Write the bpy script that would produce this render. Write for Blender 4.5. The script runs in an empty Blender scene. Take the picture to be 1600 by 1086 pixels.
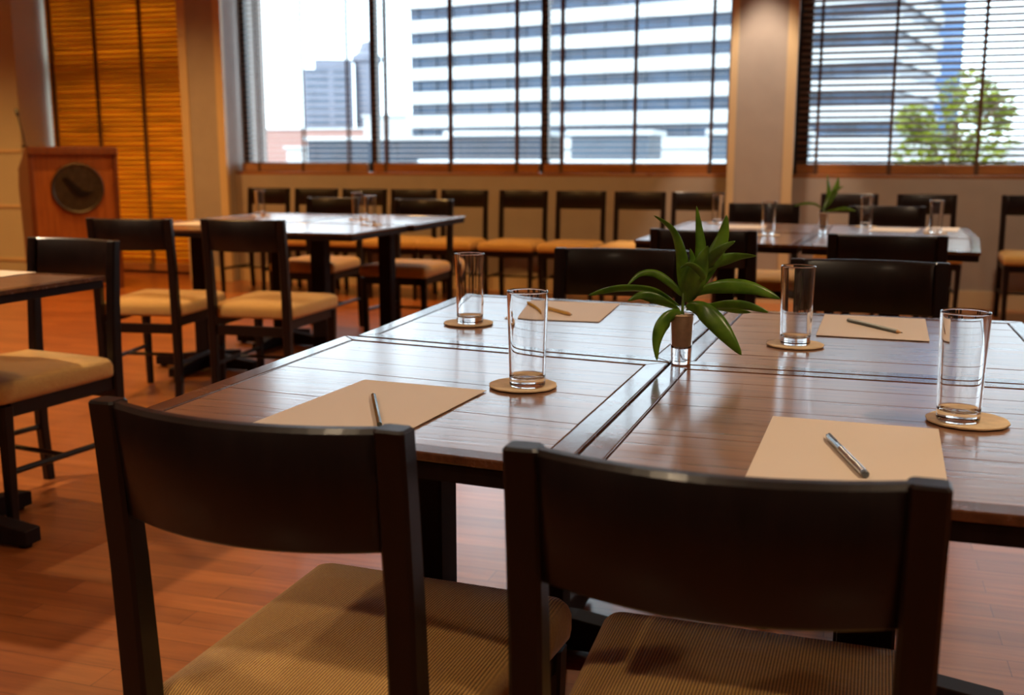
import bpy, bmesh, math, random
from mathutils import Vector, Matrix
random.seed(7)
PI = math.pi
D = math.radians
scene = bpy.context.scene
C = scene.collection

# ------------------------------------------------------------------ camera, world, sun, exposure
cam_data = bpy.data.cameras.new('camera')
cam_data.sensor_width = 36.0
cam_data.lens = 36.0 * 1660.0 / 1600.0
cam_data.clip_start = 0.05
cam_data.clip_end = 900
cam_data.dof.use_dof = True
cam_data.dof.focus_distance = 1.62
cam_data.dof.aperture_fstop = 5.0
cam_data.dof.aperture_blades = 0
cam = bpy.data.objects.new('camera', cam_data)
cam.location = (0, 0, 1.10)
cam.rotation_euler = (PI / 2 - math.atan(300 / 1660.0), 0, D(17.4))
C.objects.link(cam)
scene.camera = cam

scene.view_settings.view_transform = 'Standard'
scene.view_settings.look = 'None'
scene.view_settings.gamma = 1.0
scene.view_settings.exposure = 0.0
scene.view_settings.use_curve_mapping = False
cy = scene.cycles
cy.use_denoising = True
cy.max_bounces = 12
cy.transmission_bounces = 10
cy.glossy_bounces = 5
cy.diffuse_bounces = 4
cy.transparent_max_bounces = 24
cy.sample_clamp_indirect = 6.0
cy.caustics_reflective = False

SKY = 5.0
LAMP = 105.0
world = bpy.data.worlds.new('sky')
scene.world = world
world.use_nodes = True
wn = world.node_tree.nodes
bg = wn['Background']
bg.inputs['Color'].default_value = (0.80, 0.91, 1.0, 1)
bg.inputs['Strength'].default_value = SKY

sun_data = bpy.data.lights.new('sun', 'SUN')
sun_data.energy = 3.0
sun_data.angle = D(1.0)
sun_data.color = (1.0, 0.96, 0.9)
sun = bpy.data.objects.new('sun', sun_data)
sun.rotation_euler = Vector((-0.35, -0.75, 0.62)).to_track_quat('Z', 'Y').to_euler()
C.objects.link(sun)

# ------------------------------------------------------------------ materials
def new_mat(name):
    m = bpy.data.materials.new(name)
    m.use_nodes = True
    nt = m.node_tree
    return m, nt, nt.nodes['Principled BSDF']

def plain(name, col, rough=0.5, metal=0.0, noise=0.08, nscale=30, coat=0.0, bump=0.0, spec=0.5):
    m, nt, b = new_mat(name)
    b.inputs['Roughness'].default_value = rough
    b.inputs['Metallic'].default_value = metal
    b.inputs['Coat Weight'].default_value = coat
    b.inputs['Specular IOR Level'].default_value = spec
    tc = nt.nodes.new('ShaderNodeTexCoord')
    n = nt.nodes.new('ShaderNodeTexNoise'); n.inputs['Scale'].default_value = nscale; n.inputs['Detail'].default_value = 4
    nt.links.new(tc.outputs['Object'], n.inputs['Vector'])
    r = nt.nodes.new('ShaderNodeValToRGB')
    r.color_ramp.elements[0].position = 0.3; r.color_ramp.elements[1].position = 0.7
    r.color_ramp.elements[0].color = tuple(c * (1 - noise) for c in col) + (1,)
    r.color_ramp.elements[1].color = tuple(min(1, c * (1 + noise)) for c in col) + (1,)
    nt.links.new(n.outputs['Fac'], r.inputs['Fac'])
    nt.links.new(r.outputs['Color'], b.inputs['Base Color'])
    if bump:
        bp = nt.nodes.new('ShaderNodeBump'); bp.inputs['Strength'].default_value = bump; bp.inputs['Distance'].default_value = 0.002
        nt.links.new(n.outputs['Fac'], bp.inputs['Height']); nt.links.new(bp.outputs['Normal'], b.inputs['Normal'])
    return m

def wood(name, dark, light, rough, grain=(3, 60, 60), coat=0.0, coat_rough=0.1, bump=0.15, spec=0.5, rvar=0.1):
    """streaky wood, grain running along object X (first scale small)"""
    m, nt, b = new_mat(name)
    tc = nt.nodes.new('ShaderNodeTexCoord')
    mp = nt.nodes.new('ShaderNodeMapping'); mp.inputs['Scale'].default_value = grain
    nt.links.new(tc.outputs['Object'], mp.inputs['Vector'])
    n = nt.nodes.new('ShaderNodeTexNoise'); n.inputs['Scale'].default_value = 1.0; n.inputs['Detail'].default_value = 6; n.inputs['Roughness'].default_value = 0.65
    nt.links.new(mp.outputs['Vector'], n.inputs['Vector'])
    n2 = nt.nodes.new('ShaderNodeTexNoise'); n2.inputs['Scale'].default_value = 5.0; n2.inputs['Detail'].default_value = 3
    nt.links.new(tc.outputs['Object'], n2.inputs['Vector'])
    mx = nt.nodes.new('ShaderNodeMath'); mx.operation = 'MULTIPLY_ADD'; mx.inputs[1].default_value = 0.35
    nt.links.new(n2.outputs['Fac'], mx.inputs[0]); nt.links.new(n.outputs['Fac'], mx.inputs[2])
    r = nt.nodes.new('ShaderNodeValToRGB')
    r.color_ramp.elements[0].position = 0.42; r.color_ramp.elements[1].position = 0.92
    r.color_ramp.elements[0].color = tuple(dark) + (1,); r.color_ramp.elements[1].color = tuple(light) + (1,)
    nt.links.new(mx.outputs[0], r.inputs['Fac']); nt.links.new(r.outputs['Color'], b.inputs['Base Color'])
    mr = nt.nodes.new('ShaderNodeMapRange'); mr.inputs['To Min'].default_value = max(0.02, rough - rvar); mr.inputs['To Max'].default_value = rough + rvar
    nt.links.new(n.outputs['Fac'], mr.inputs['Value']); nt.links.new(mr.outputs['Result'], b.inputs['Roughness'])
    b.inputs['Coat Weight'].default_value = coat; b.inputs['Coat Roughness'].default_value = coat_rough
    b.inputs['Specular IOR Level'].default_value = spec
    if bump:
        bp = nt.nodes.new('ShaderNodeBump'); bp.inputs['Strength'].default_value = bump; bp.inputs['Distance'].default_value = 0.001
        nt.links.new(n.outputs['Fac'], bp.inputs['Height']); nt.links.new(bp.outputs['Normal'], b.inputs['Normal'])
        if coat: nt.links.new(bp.outputs['Normal'], b.inputs['Coat Normal'])
    return m

def floor_mat():
    m, nt, b = new_mat('parquet')
    L = nt.links.new
    tc = nt.nodes.new('ShaderNodeTexCoord')
    br = nt.nodes.new('ShaderNodeTexBrick')
    br.inputs['Scale'].default_value = 1.0
    br.inputs['Brick Width'].default_value = 0.62; br.inputs['Row Height'].default_value = 0.078
    br.inputs['Mortar Size'].default_value = 0.0009; br.inputs['Mortar Smooth'].default_value = 0.2
    br.inputs['Color1'].default_value = (0.34, 0.095, 0.020, 1); br.inputs['Color2'].default_value = (0.52, 0.165, 0.040, 1)
    br.inputs['Mortar'].default_value = (0.10, 0.025, 0.008, 1); br.offset = 0.37
    L(tc.outputs['Object'], br.inputs['Vector'])
    mp = nt.nodes.new('ShaderNodeMapping'); mp.inputs['Scale'].default_value = (2.5, 38, 1)
    L(tc.outputs['Object'], mp.inputs['Vector'])
    n = nt.nodes.new('ShaderNodeTexNoise'); n.inputs['Scale'].default_value = 1; n.inputs['Detail'].default_value = 6; n.inputs['Roughness'].default_value = 0.7
    L(mp.outputs['Vector'], n.inputs['Vector'])
    r = nt.nodes.new('ShaderNodeValToRGB'); r.color_ramp.elements[0].position = 0.3; r.color_ramp.elements[1].position = 0.72
    r.color_ramp.elements[0].color = (0.55, 0.5, 0.5, 1); r.color_ramp.elements[1].color = (1, 1, 1, 1)
    L(n.outputs['Fac'], r.inputs['Fac'])
    mx = nt.nodes.new('ShaderNodeMix'); mx.data_type = 'RGBA'; mx.blend_type = 'MULTIPLY'; mx.inputs['Factor'].default_value = 1
    L(br.outputs['Color'], mx.inputs['A']); L(r.outputs['Color'], mx.inputs['B']); L(mx.outputs['Result'], b.inputs['Base Color'])
    b.inputs['Roughness'].default_value = 0.38
    b.inputs['Coat Weight'].default_value = 0.6; b.inputs['Coat Roughness'].default_value = 0.2; b.inputs['Coat Tint'].default_value = (1, 1, 1, 1)
    bp = nt.nodes.new('ShaderNodeBump'); bp.inputs['Strength'].default_value = 0.25; bp.inputs['Distance'].default_value = 0.0015
    L(n.outputs['Fac'], bp.inputs['Height']); L(bp.outputs['Normal'], b.inputs['Normal']); L(bp.outputs['Normal'], b.inputs['Coat Normal'])
    return m

def fabric_mat():
    m, nt, b = new_mat('ribbed_fabric')
    L = nt.links.new
    tc = nt.nodes.new('ShaderNodeTexCoord')
    w = nt.nodes.new('ShaderNodeTexWave'); w.wave_type = 'BANDS'; w.bands_direction = 'X'
    w.inputs['Scale'].default_value = 78; w.inputs['Distortion'].default_value = 0.35; w.inputs['Detail'].default_value = 2; w.inputs['Detail Scale'].default_value = 3
    sx = nt.nodes.new('ShaderNodeSeparateXYZ'); sn = nt.nodes.new('ShaderNodeSeparateXYZ')
    L(tc.outputs['Object'], sx.inputs[0]); L(tc.outputs['Normal'], sn.inputs[0])
    ab = nt.nodes.new('ShaderNodeMath'); ab.operation = 'ABSOLUTE'; L(sn.outputs['X'], ab.inputs[0])
    gt = nt.nodes.new('ShaderNodeMapRange'); gt.inputs['From Min'].default_value = 0.35; gt.inputs['From Max'].default_value = 0.75; L(ab.outputs[0], gt.inputs['Value'])
    wf = nt.nodes.new('ShaderNodeMix'); wf.inputs['B'].default_value = 0.55; L(gt.outputs[0], wf.inputs['Factor']); L(w.outputs['Fac'], wf.inputs['A'])
    L(tc.outputs['Object'], w.inputs['Vector'])
    n = nt.nodes.new('ShaderNodeTexNoise'); n.inputs['Scale'].default_value = 260; n.inputs['Detail'].default_value = 3
    L(tc.outputs['Object'], n.inputs['Vector'])
    r = nt.nodes.new('ShaderNodeValToRGB'); r.color_ramp.elements[0].position = 0.1; r.color_ramp.elements[1].position = 0.75
    r.color_ramp.elements[0].color = (0.25, 0.12, 0.028, 1); r.color_ramp.elements[1].color = (0.78, 0.46, 0.125, 1)
    L(wf.outputs['Result'], r.inputs['Fac'])
    mx = nt.nodes.new('ShaderNodeMix'); mx.data_type = 'RGBA'; mx.blend_type = 'OVERLAY'; mx.inputs['Factor'].default_value = 0.35
    L(r.outputs['Color'], mx.inputs['A']); L(n.outputs['Fac'], mx.inputs['B']); L(mx.outputs['Result'], b.inputs['Base Color'])
    b.inputs['Roughness'].default_value = 0.85
    b.inputs['Sheen Weight'].default_value = 0.2
    n2 = nt.nodes.new('ShaderNodeTexNoise'); n2.inputs['Scale'].default_value = 9; n2.inputs['Distortion'].default_value = 1.5
    L(tc.outputs['Object'], n2.inputs['Vector'])
    ad = nt.nodes.new('ShaderNodeMath'); ad.operation = 'MULTIPLY_ADD'; ad.inputs[1].default_value = 5.0
    L(n2.outputs['Fac'], ad.inputs[0]); L(wf.outputs['Result'], ad.inputs[2])
    bp = nt.nodes.new('ShaderNodeBump'); bp.inputs['Strength'].default_value = 0.6; bp.inputs['Distance'].default_value = 0.0014
    L(ad.outputs[0], bp.inputs['Height']); L(bp.outputs['Normal'], b.inputs['Normal'])
    return m

def glass_mat(name, ior=1.48, col=(1, 1, 1), rough=0.0):
    m, nt, b = new_mat(name)
    b.inputs['Base Color'].default_value = tuple(col) + (1,)
    b.inputs['Transmission Weight'].default_value = 1.0
    b.inputs['Roughness'].default_value = rough
    b.inputs['IOR'].default_value = ior
    return m

def thin_pane(name):
    m, nt, b = new_mat(name)
    for n in list(nt.nodes):
        if n.type != 'OUTPUT_MATERIAL': nt.nodes.remove(n)
    out = [n for n in nt.nodes if n.type == 'OUTPUT_MATERIAL'][0]
    t = nt.nodes.new('ShaderNodeBsdfTransparent'); t.inputs['Color'].default_value = (0.93, 0.97, 0.98, 1)
    g = nt.nodes.new('ShaderNodeBsdfGlossy'); g.inputs['Roughness'].default_value = 0.02
    mx = nt.nodes.new('ShaderNodeMixShader'); mx.inputs['Fac'].default_value = 0.06
    nt.links.new(t.outputs[0], mx.inputs[1]); nt.links.new(g.outputs[0], mx.inputs[2]); nt.links.new(mx.outputs[0], out.inputs['Surface'])
    return m

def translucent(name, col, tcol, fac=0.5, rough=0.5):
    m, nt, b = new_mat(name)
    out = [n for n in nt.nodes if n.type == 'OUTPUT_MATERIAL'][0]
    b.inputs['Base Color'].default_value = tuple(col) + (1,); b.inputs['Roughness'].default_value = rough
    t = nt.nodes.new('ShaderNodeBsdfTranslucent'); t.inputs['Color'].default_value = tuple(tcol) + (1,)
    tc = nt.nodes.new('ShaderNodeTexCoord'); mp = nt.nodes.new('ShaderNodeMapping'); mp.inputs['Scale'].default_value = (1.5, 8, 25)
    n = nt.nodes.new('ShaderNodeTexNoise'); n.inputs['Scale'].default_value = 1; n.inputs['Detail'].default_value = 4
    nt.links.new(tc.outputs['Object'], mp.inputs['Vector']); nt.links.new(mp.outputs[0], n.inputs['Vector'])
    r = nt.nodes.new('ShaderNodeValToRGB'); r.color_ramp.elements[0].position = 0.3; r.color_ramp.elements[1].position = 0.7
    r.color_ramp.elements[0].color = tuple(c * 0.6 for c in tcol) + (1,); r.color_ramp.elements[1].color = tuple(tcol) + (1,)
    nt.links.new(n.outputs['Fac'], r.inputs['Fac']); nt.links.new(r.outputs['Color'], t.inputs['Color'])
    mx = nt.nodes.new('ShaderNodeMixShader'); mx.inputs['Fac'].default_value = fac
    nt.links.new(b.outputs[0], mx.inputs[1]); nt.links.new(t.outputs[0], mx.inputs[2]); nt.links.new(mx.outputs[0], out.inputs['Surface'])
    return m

def emit(name, col, s):
    m, nt, b = new_mat(name)
    b.inputs['Emission Color'].default_value = tuple(col) + (1,); b.inputs['Emission Strength'].default_value = s
    return m

M = {}
M['top'] = wood('table_planks', (0.14, 0.068, 0.042), (0.41, 0.22, 0.135), 0.30, grain=(5, 90, 90), coat=0.9, coat_rough=0.14, bump=0.35)
M['rim'] = wood('table_rim', (0.045, 0.016, 0.008), (0.17, 0.070, 0.032), 0.25, grain=(30, 30, 30), coat=0.6, coat_rough=0.08, bump=0.15)
M['base'] = wood('dark_table_base', (0.010, 0.005, 0.005), (0.020, 0.010, 0.008), 0.6, grain=(40, 40, 4), spec=0.1)
M['chair'] = wood('espresso_wood', (0.0025, 0.0008, 0.0008), (0.009, 0.003, 0.0025), 0.42, grain=(40, 40, 5), coat=0.14, coat_rough=0.18, bump=0.1, spec=0.3)
M['fabric'] = fabric_mat()
M['floor'] = floor_mat()
M['wall'] = plain('taupe_wall', (0.36, 0.295, 0.255), 0.8, noise=0.04, nscale=8)
M['column'] = plain('column_paint', (0.38, 0.33, 0.305), 0.75, noise=0.04, nscale=8)
M['cream'] = plain('cream_trim', (0.62, 0.47, 0.29), 0.5, noise=0.03, nscale=6)
M['endwall'] = plain('cream_panelling', (0.50, 0.44, 0.32), 0.6, noise=0.03, nscale=4)
M['ceiling'] = plain('ceiling_paint', (0.62, 0.56, 0.48), 0.9, noise=0.03)
M['frame'] = plain('dark_window_frame', (0.035, 0.02, 0.014), 0.4)
M['sill'] = wood('sill_wood', (0.20, 0.07, 0.02), (0.42, 0.17, 0.055), 0.35, grain=(2, 40, 40))
M['slat'] = wood('brown_slat', (0.10, 0.035, 0.012), (0.24, 0.09, 0.03), 0.4, grain=(2, 60, 60), bump=0)
M['slat_pale'] = wood('tan_slat', (0.22, 0.10, 0.045), (0.42, 0.22, 0.11), 0.35, grain=(2, 60, 60), bump=0)
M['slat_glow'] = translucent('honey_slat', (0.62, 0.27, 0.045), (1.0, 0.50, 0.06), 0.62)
M['tape'] = plain('blind_tape', (0.10, 0.045, 0.02), 0.8)
M['pane'] = thin_pane('window_glass')
M['glass'] = glass_mat('tumbler_glass', 1.47)
M['filling'] = plain('tan_filling', (0.62, 0.43, 0.28), 0.7, noise=0.12, nscale=90)
M['coaster'] = plain('coaster_card', (0.74, 0.57, 0.36), 0.8, noise=0.1, nscale=60, bump=0.2)
M['paper'] = plain('cream_paper', (0.74, 0.63, 0.52), 0.65, noise=0.015, nscale=5)
M['pencil_green'] = plain('green_pencil_paint', (0.05, 0.06, 0.03), 0.25, coat=0.4)
M['pencil_yellow'] = plain('yellow_pencil_paint', (0.62, 0.36, 0.03), 0.3, coat=0.4)
M['pencil_grey'] = plain('grey_pencil_paint', (0.10, 0.13, 0.13), 0.35, coat=0.3)
M['lead'] = plain('graphite', (0.03, 0.03, 0.03), 0.4)
M['rawwood'] = plain('raw_pencil_wood', (0.62, 0.36, 0.16), 0.7)
M['steel'] = plain('brushed_steel', (0.55, 0.62, 0.68), 0.22, metal=0.9, noise=0.03)
M['steel_dark'] = plain('dark_steel', (0.14, 0.16, 0.18), 0.35, metal=0.7)
M['lectern'] = wood('lectern_wood', (0.20, 0.055, 0.012), (0.42, 0.14, 0.03), 0.4, grain=(30, 30, 2))
M['lectern_dark'] = wood('lectern_edge_wood', (0.10, 0.025, 0.008), (0.2, 0.06, 0.015), 0.4, grain=(30, 30, 2))
M['bronze'] = plain('dark_bronze', (0.05, 0.035, 0.02), 0.45, metal=0.5, noise=0.3)
M['bronze2'] = plain('black_bronze', (0.012, 0.008, 0.007), 0.4, metal=0.5)
M['black'] = plain('black_plastic', (0.015, 0.015, 0.015), 0.4)
M['lampglow'] = emit('lamp_glow', (1.0, 0.72, 0.42), 9.0)
M['lampring'] = plain('lamp_ring', (0.75, 0.7, 0.62), 0.4)
M['concrete'] = plain('white_facade', (0.50, 0.51, 0.52), 0.7, nscale=0.3)
M['bglass'] = plain('blue_grey_glazing', (0.026, 0.05, 0.092), 0.35, nscale=0.25, noise=0.45)
M['btower'] = plain('grey_tower', (0.17, 0.18, 0.23), 0.7, nscale=0.3)
M['bwin'] = plain('tower_windows', (0.08, 0.10, 0.14), 0.4, nscale=0.3)
M['pink'] = plain('terracotta_roofs', (0.36, 0.20, 0.17), 0.8, nscale=0.2)
M['sky_tower'] = plain('sky_blue_glazing', (0.09, 0.18, 0.36), 0.5, nscale=0.3, noise=0.15)
M['roofbox'] = plain('slate_plant_room', (0.02, 0.03, 0.05), 0.6, nscale=0.5, noise=0.25)
M['roofbox2'] = plain('grey_plant_room', (0.06, 0.085, 0.12), 0.6, nscale=0.5, noise=0.1)
M['cityground'] = plain('city_ground', (0.25, 0.25, 0.25), 0.9, nscale=0.05, noise=0.3)
M['bark'] = plain('bark', (0.12, 0.08, 0.05), 0.9)

def leaf_mat(name, a, b_, tr, fac=0.3, sc=6):
    m, nt, b = new_mat(name)
    out = [n for n in nt.nodes if n.type == 'OUTPUT_MATERIAL'][0]
    tc = nt.nodes.new('ShaderNodeTexCoord')
    n = nt.nodes.new('ShaderNodeTexNoise'); n.inputs['Scale'].default_value = sc; n.inputs['Detail'].default_value = 3
    nt.links.new(tc.outputs['Object'], n.inputs['Vector'])
    r = nt.nodes.new('ShaderNodeValToRGB'); r.color_ramp.elements[0].position = 0.35; r.color_ramp.elements[1].position = 0.65
    r.color_ramp.elements[0].color = tuple(a) + (1,); r.color_ramp.elements[1].color = tuple(b_) + (1,)
    nt.links.new(n.outputs['Fac'], r.inputs['Fac']); nt.links.new(r.outputs[0], b.inputs['Base Color'])
    b.inputs['Roughness'].default_value = 0.32
    b.inputs['Coat Weight'].default_value = 0.25; b.inputs['Coat Roughness'].default_value = 0.25
    t = nt.nodes.new('ShaderNodeBsdfTranslucent'); t.inputs['Color'].default_value = tuple(tr) + (1,)
    mx = nt.nodes.new('ShaderNodeMixShader'); mx.inputs['Fac'].default_value = fac
    nt.links.new(b.outputs[0], mx.inputs[1]); nt.links.new(t.outputs[0], mx.inputs[2]); nt.links.new(mx.outputs[0], out.inputs['Surface'])
    return m
M['leaf'] = leaf_mat('glossy_leaf', (0.045, 0.11, 0.012), (0.15, 0.28, 0.028), (0.35, 0.6, 0.04), 0.32, 40)
M['stem'] = plain('leaf_stem', (0.10, 0.2, 0.03), 0.5)
M['treeleaf'] = leaf_mat('tree_leaf', (0.06, 0.075, 0.008), (0.24, 0.27, 0.012), (0.40, 0.46, 0.02), 0.3, 3)

# ------------------------------------------------------------------ mesh helpers
def obj(name, bm, mat, parent=None, smooth=False, bevel=None, loc=None):
    me = bpy.data.meshes.new(name)
    bmesh.ops.recalc_face_normals(bm, faces=bm.faces)
    if smooth:
        for f in bm.faces: f.smooth = True
    bm.to_mesh(me); bm.free()
    mats = mat if isinstance(mat, (list, tuple)) else [mat]
    for m in mats: me.materials.append(m)
    o = bpy.data.objects.new(name, me)
    C.objects.link(o)
    if parent is not None: o.parent = parent
    if loc: o.location = loc
    if bevel:
        md = o.modifiers.new('bevel', 'BEVEL'); md.width = bevel; md.segments = 2; md.limit_method = 'ANGLE'; md.angle_limit = D(40)
    return o

def box(bm, x0, x1, y0, y1, z0, z1):
    v = [bm.verts.new((x, y, z)) for z in (z0, z1) for x, y in ((x0, y0), (x1, y0), (x1, y1), (x0, y1))]
    for f in ((3, 2, 1, 0), (4, 5, 6, 7), (0, 1, 5, 4), (1, 2, 6, 5), (2, 3, 7, 6), (3, 0, 4, 7)):
        bm.faces.new([v[i] for i in f])

def prism(bm, pts, z0, z1):
    a = [bm.verts.new((p[0], p[1], z0)) for p in pts]
    b = [bm.verts.new((p[0], p[1], z1)) for p in pts]
    n = len(pts)
    bm.faces.new(a[::-1]); bm.faces.new(b)
    for i in range(n): bm.faces.new([a[i], a[(i + 1) % n], b[(i + 1) % n], b[i]])

def rings(bm, rs, close=True, cap=True):
    vs = [[bm.verts.new(p) for p in r] for r in rs]
    n = len(vs[0])
    for a, b in zip(vs, vs[1:]):
        for i in range(n if close else n - 1):
            bm.faces.new([a[i], a[(i + 1) % n], b[(i + 1) % n], b[i]])
    if cap:
        bm.faces.new(vs[0][::-1]); bm.faces.new(vs[-1])
    return vs

def lathe(bm, prof, n=48, x=0, y=0, z=0):
    """closed solid of revolution from a profile that starts and ends on the axis"""
    vs = []
    for r, h in prof:
        if r < 1e-6: vs.append([bm.verts.new((x, y, z + h))])
        else: vs.append([bm.verts.new((x + r * math.cos(2 * PI * i / n), y + r * math.sin(2 * PI * i / n), z + h)) for i in range(n)])
    for a, b in zip(vs, vs[1:]):
        for i in range(n):
            j = (i + 1) % n
            if len(a) == 1: bm.faces.new([a[0], b[j], b[i]])
            elif len(b) == 1: bm.faces.new([a[i], a[j], b[0]])
            else: bm.faces.new([a[i], a[j], b[j], b[i]])

def tube(bm, pts, r, n=10, r2=None):
    pts = [Vector(p) for p in pts]
    rs = []
    for i, p in enumerate(pts):
        t = (pts[min(i + 1, len(pts) - 1)] - pts[max(i - 1, 0)]).normalized()
        a = t.cross(Vector((0.13, 0.2, 1)) if abs(t.z) < 0.9 else Vector((1, 0.1, 0))).normalized(); b = t.cross(a)
        rr = r if r2 is None else r + (r2 - r) * i / (len(pts) - 1)
        rs.append([p + a * rr * math.cos(2 * PI * k / n) + b * rr * math.sin(2 * PI * k / n) for k in range(n)])
    rings(bm, rs)

def post(bm, stations, ch=0.25):
    """vertical post through (x, y, z, wx, wy) with chamfered corners"""
    rs = []
    for x, y, z, wx, wy in stations:
        hx, hy = wx / 2, wy / 2; c = min(hx, hy) * ch
        rs.append([(x + a, y + b, z) for a, b in ((-hx + c, -hy), (hx - c, -hy), (hx, -hy + c), (hx, hy - c), (hx - c, hy), (-hx + c, hy), (-hx, hy - c), (-hx, -hy + c))])
    rings(bm, rs)

def dense(prof, step=0.006):
    out = [prof[0]]
    for a, b in zip(prof, prof[1:]):
        L_ = math.dist(a, b)
        if L_ > 0.008:
            for t in (0.0006 / L_, 0.002 / L_): out.append(lerp2(a, b, t))
            n = max(1, int(L_ / step))
            for i in range(1, n): out.append(lerp2(a, b, i / n))
            for t in (1 - 0.002 / L_, 1 - 0.0006 / L_): out.append(lerp2(a, b, t))
        out.append(b)
    return out
def lerp2(a, b, t): return (a[0] + (b[0] - a[0]) * t, a[1] + (b[1] - a[1]) * t)

def rrect(w0, w1, y0, y1, inset, rad, z, n=6):
    """rounded trapezoid ring: half width w0 at y0, w1 at y1"""
    cs = [(-w0 + inset, y0 + inset), (w0 - inset, y0 + inset), (w1 - inset, y1 - inset), (-w1 + inset, y1 - inset)]
    rad = max(0.004, rad - inset * 0.5)
    out = []
    for k, (cx, cy_) in enumerate(cs):
        sx = 1 if k in (1, 2) else -1; sy = 1 if k in (2, 3) else -1
        ox, oy = cx - sx * rad, cy_ - sy * rad
        a0 = [PI, 1.5 * PI, 0, 0.5 * PI][k]
        for i in range(n + 1):
            a = a0 + (PI / 2) * i / n
            out.append((ox + rad * math.cos(a), oy + rad * math.sin(a), z))
    return out

def tag(o, label=None, cat=None, group=None, kind=None):
    if label: o['label'] = label
    if cat: o['category'] = cat
    if group: o['group'] = group
    if kind: o['kind'] = kind
    return o

def empty(name, loc=(0, 0, 0), rz=0.0):
    o = bpy.data.objects.new(name, None); o.empty_display_size = 0.1
    C.objects.link(o); o.location = loc; o.rotation_euler = (0, 0, rz)
    return o

KIDS = {}
def copy_tree(o, parent=None):
    c = o.copy(); C.objects.link(c)
    if parent is not None: c.parent = parent
    for ch in list(o.children): copy_tree(ch, c)
    return c

def struct(name, bm, mat, **kw):
    o = obj(name, bm, mat, **kw); o['kind'] = 'structure'; return o

# ------------------------------------------------------------------ the room
X0, X1, Y0, YW, ZC = -9.4, 4.2, -3.2, 8.2, 2.95
bm = bmesh.new(); box(bm, X0, X1, Y0, 8.9, -0.12, 0.0); struct('floor', bm, M['floor'])
bm = bmesh.new(); box(bm, X0, X1, Y0, 8.9, ZC, ZC + 0.15); struct('ceiling', bm, M['ceiling'])
bm = bmesh.new(); box(bm, X0 - 0.15, X0, Y0, 8.9, -0.12, ZC + 0.15); struct('wall_left', bm, M['wall'])
bm = bmesh.new(); box(bm, X1, X1 + 0.15, Y0, 8.9, -0.12, ZC + 0.15); struct('wall_right', bm, M['wall'])
bm = bmesh.new(); box(bm, X0, X1, Y0 - 0.15, Y0, -0.12, ZC + 0.15); struct('wall_front', bm, M['wall'])

W1 = (-5.17, -0.87, 0.955, 2.80)      # window 1: x0 x1 z0 z1
W2 = (-0.41, 3.90, 0.955, 2.80)
bm = bmesh.new()
box(bm, W1[0], W1[1], 8.34, 8.62, 0, W1[2] - 0.02)          # wall under window 1
box(bm, W2[0], W2[1], 8.34, 8.62, 0, W2[2] - 0.02)
box(bm, W1[0], W1[1], 8.30, 8.62, W1[3], ZC)
box(bm, W2[0], W2[1], 8.30, 8.62, W2[3], ZC)
box(bm, -7.33, -5.58, 8.30, 8.9, 2.75, ZC)
struct('wall_back', bm, M['wall'])
bm = bmesh.new()
box(bm, -5.58, -5.17, YW, 8.9, 0, ZC)
box(bm, -0.87, -0.41, YW, 8.9, 0, ZC)
box(bm, 3.90, X1, YW, 8.9, 0, ZC)
struct('wall_column', bm, M['column'])
bm = bmesh.new(); box(bm, X0, -7.33, YW, 8.9, 0, ZC); struct('wall_end', bm, M['endwall'])
# cream strips on the column edges
for k, (a, b) in enumerate(((-5.588, -5.51), (-5.235, -5.162), (-0.878, -0.825), (-0.475, -0.402))):
    bm = bmesh.new(); box(bm, a, b, YW - 0.012, YW + 0.03, 0.0, ZC); struct('trim_%d' % (k + 1), bm, M['cream'])
# raised mouldings on the cream end wall
bm = bmesh.new()
for z in (0.12, 0.62, 1.13):
    box(bm, X0, -7.34, YW - 0.01, YW + 0.01, z, z + 0.03)
struct('trim_5', bm, M['cream'])
# baseboards
bm = bmesh.new()
box(bm, W1[0] + 0.01, W1[1] - 0.01, 8.322, 8.342, 0, 0.13); box(bm, W2[0] + 0.01, W2[1], 8.322, 8.342, 0, 0.13)
box(bm, -0.825, -0.475, YW - 0.012, YW + 0.002, 0, 0.13); box(bm, -5.51, -5.235, YW - 0.012, YW + 0.002, 0, 0.13)
struct('baseboard_back', bm, M['cream'])
bm = bmesh.new(); box(bm, -7.33, -5.58, 8.66, 8.72, 0, 0.16); struct('trim_8', bm, M['sill'])  # added behind the blind to stop window light along the floor
# sills
for k, W in enumerate((W1, W2)):
    bm = bmesh.new(); box(bm, W[0] + 0.002, W[1] - 0.002, 8.342, 8.6, W[2] - 0.02, W[2] + 0.004)
    struct('trim_%d' % (6 + k), bm, M['sill'], bevel=0.004)

def window(idx, W, mullions, y=8.53):
    x0, x1, z0, z1 = W
    bm = bmesh.new()
    box(bm, x0, x0 + 0.05, y - 0.03, y + 0.03, z0, z1); box(bm, x1 - 0.05, x1, y - 0.03, y + 0.03, z0, z1)
    box(bm, x0, x1, y - 0.03, y + 0.03, z0 + 0.01, z0 + 0.085); box(bm, x0, x1, y - 0.03, y + 0.03, z1 - 0.06, z1)
    for m_, w in mullions: box(bm, m_ - w / 2, m_ + w / 2, y - 0.035, y + 0.035, z0, z1)
    root = struct('window_%d' % idx, bm, M['frame'])
    bm = bmesh.new(); box(bm, x0 + 0.02, x1 - 0.02, y - 0.003, y + 0.003, z0 + 0.02, z1 - 0.02)
    obj('pane', bm, M['pane'], root)
window(1, W1, ((-3.90, 0.055), (-2.385, 0.06)))
window(2, W2, ((-0.36, 0.10), (1.75, 0.06)))
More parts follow.
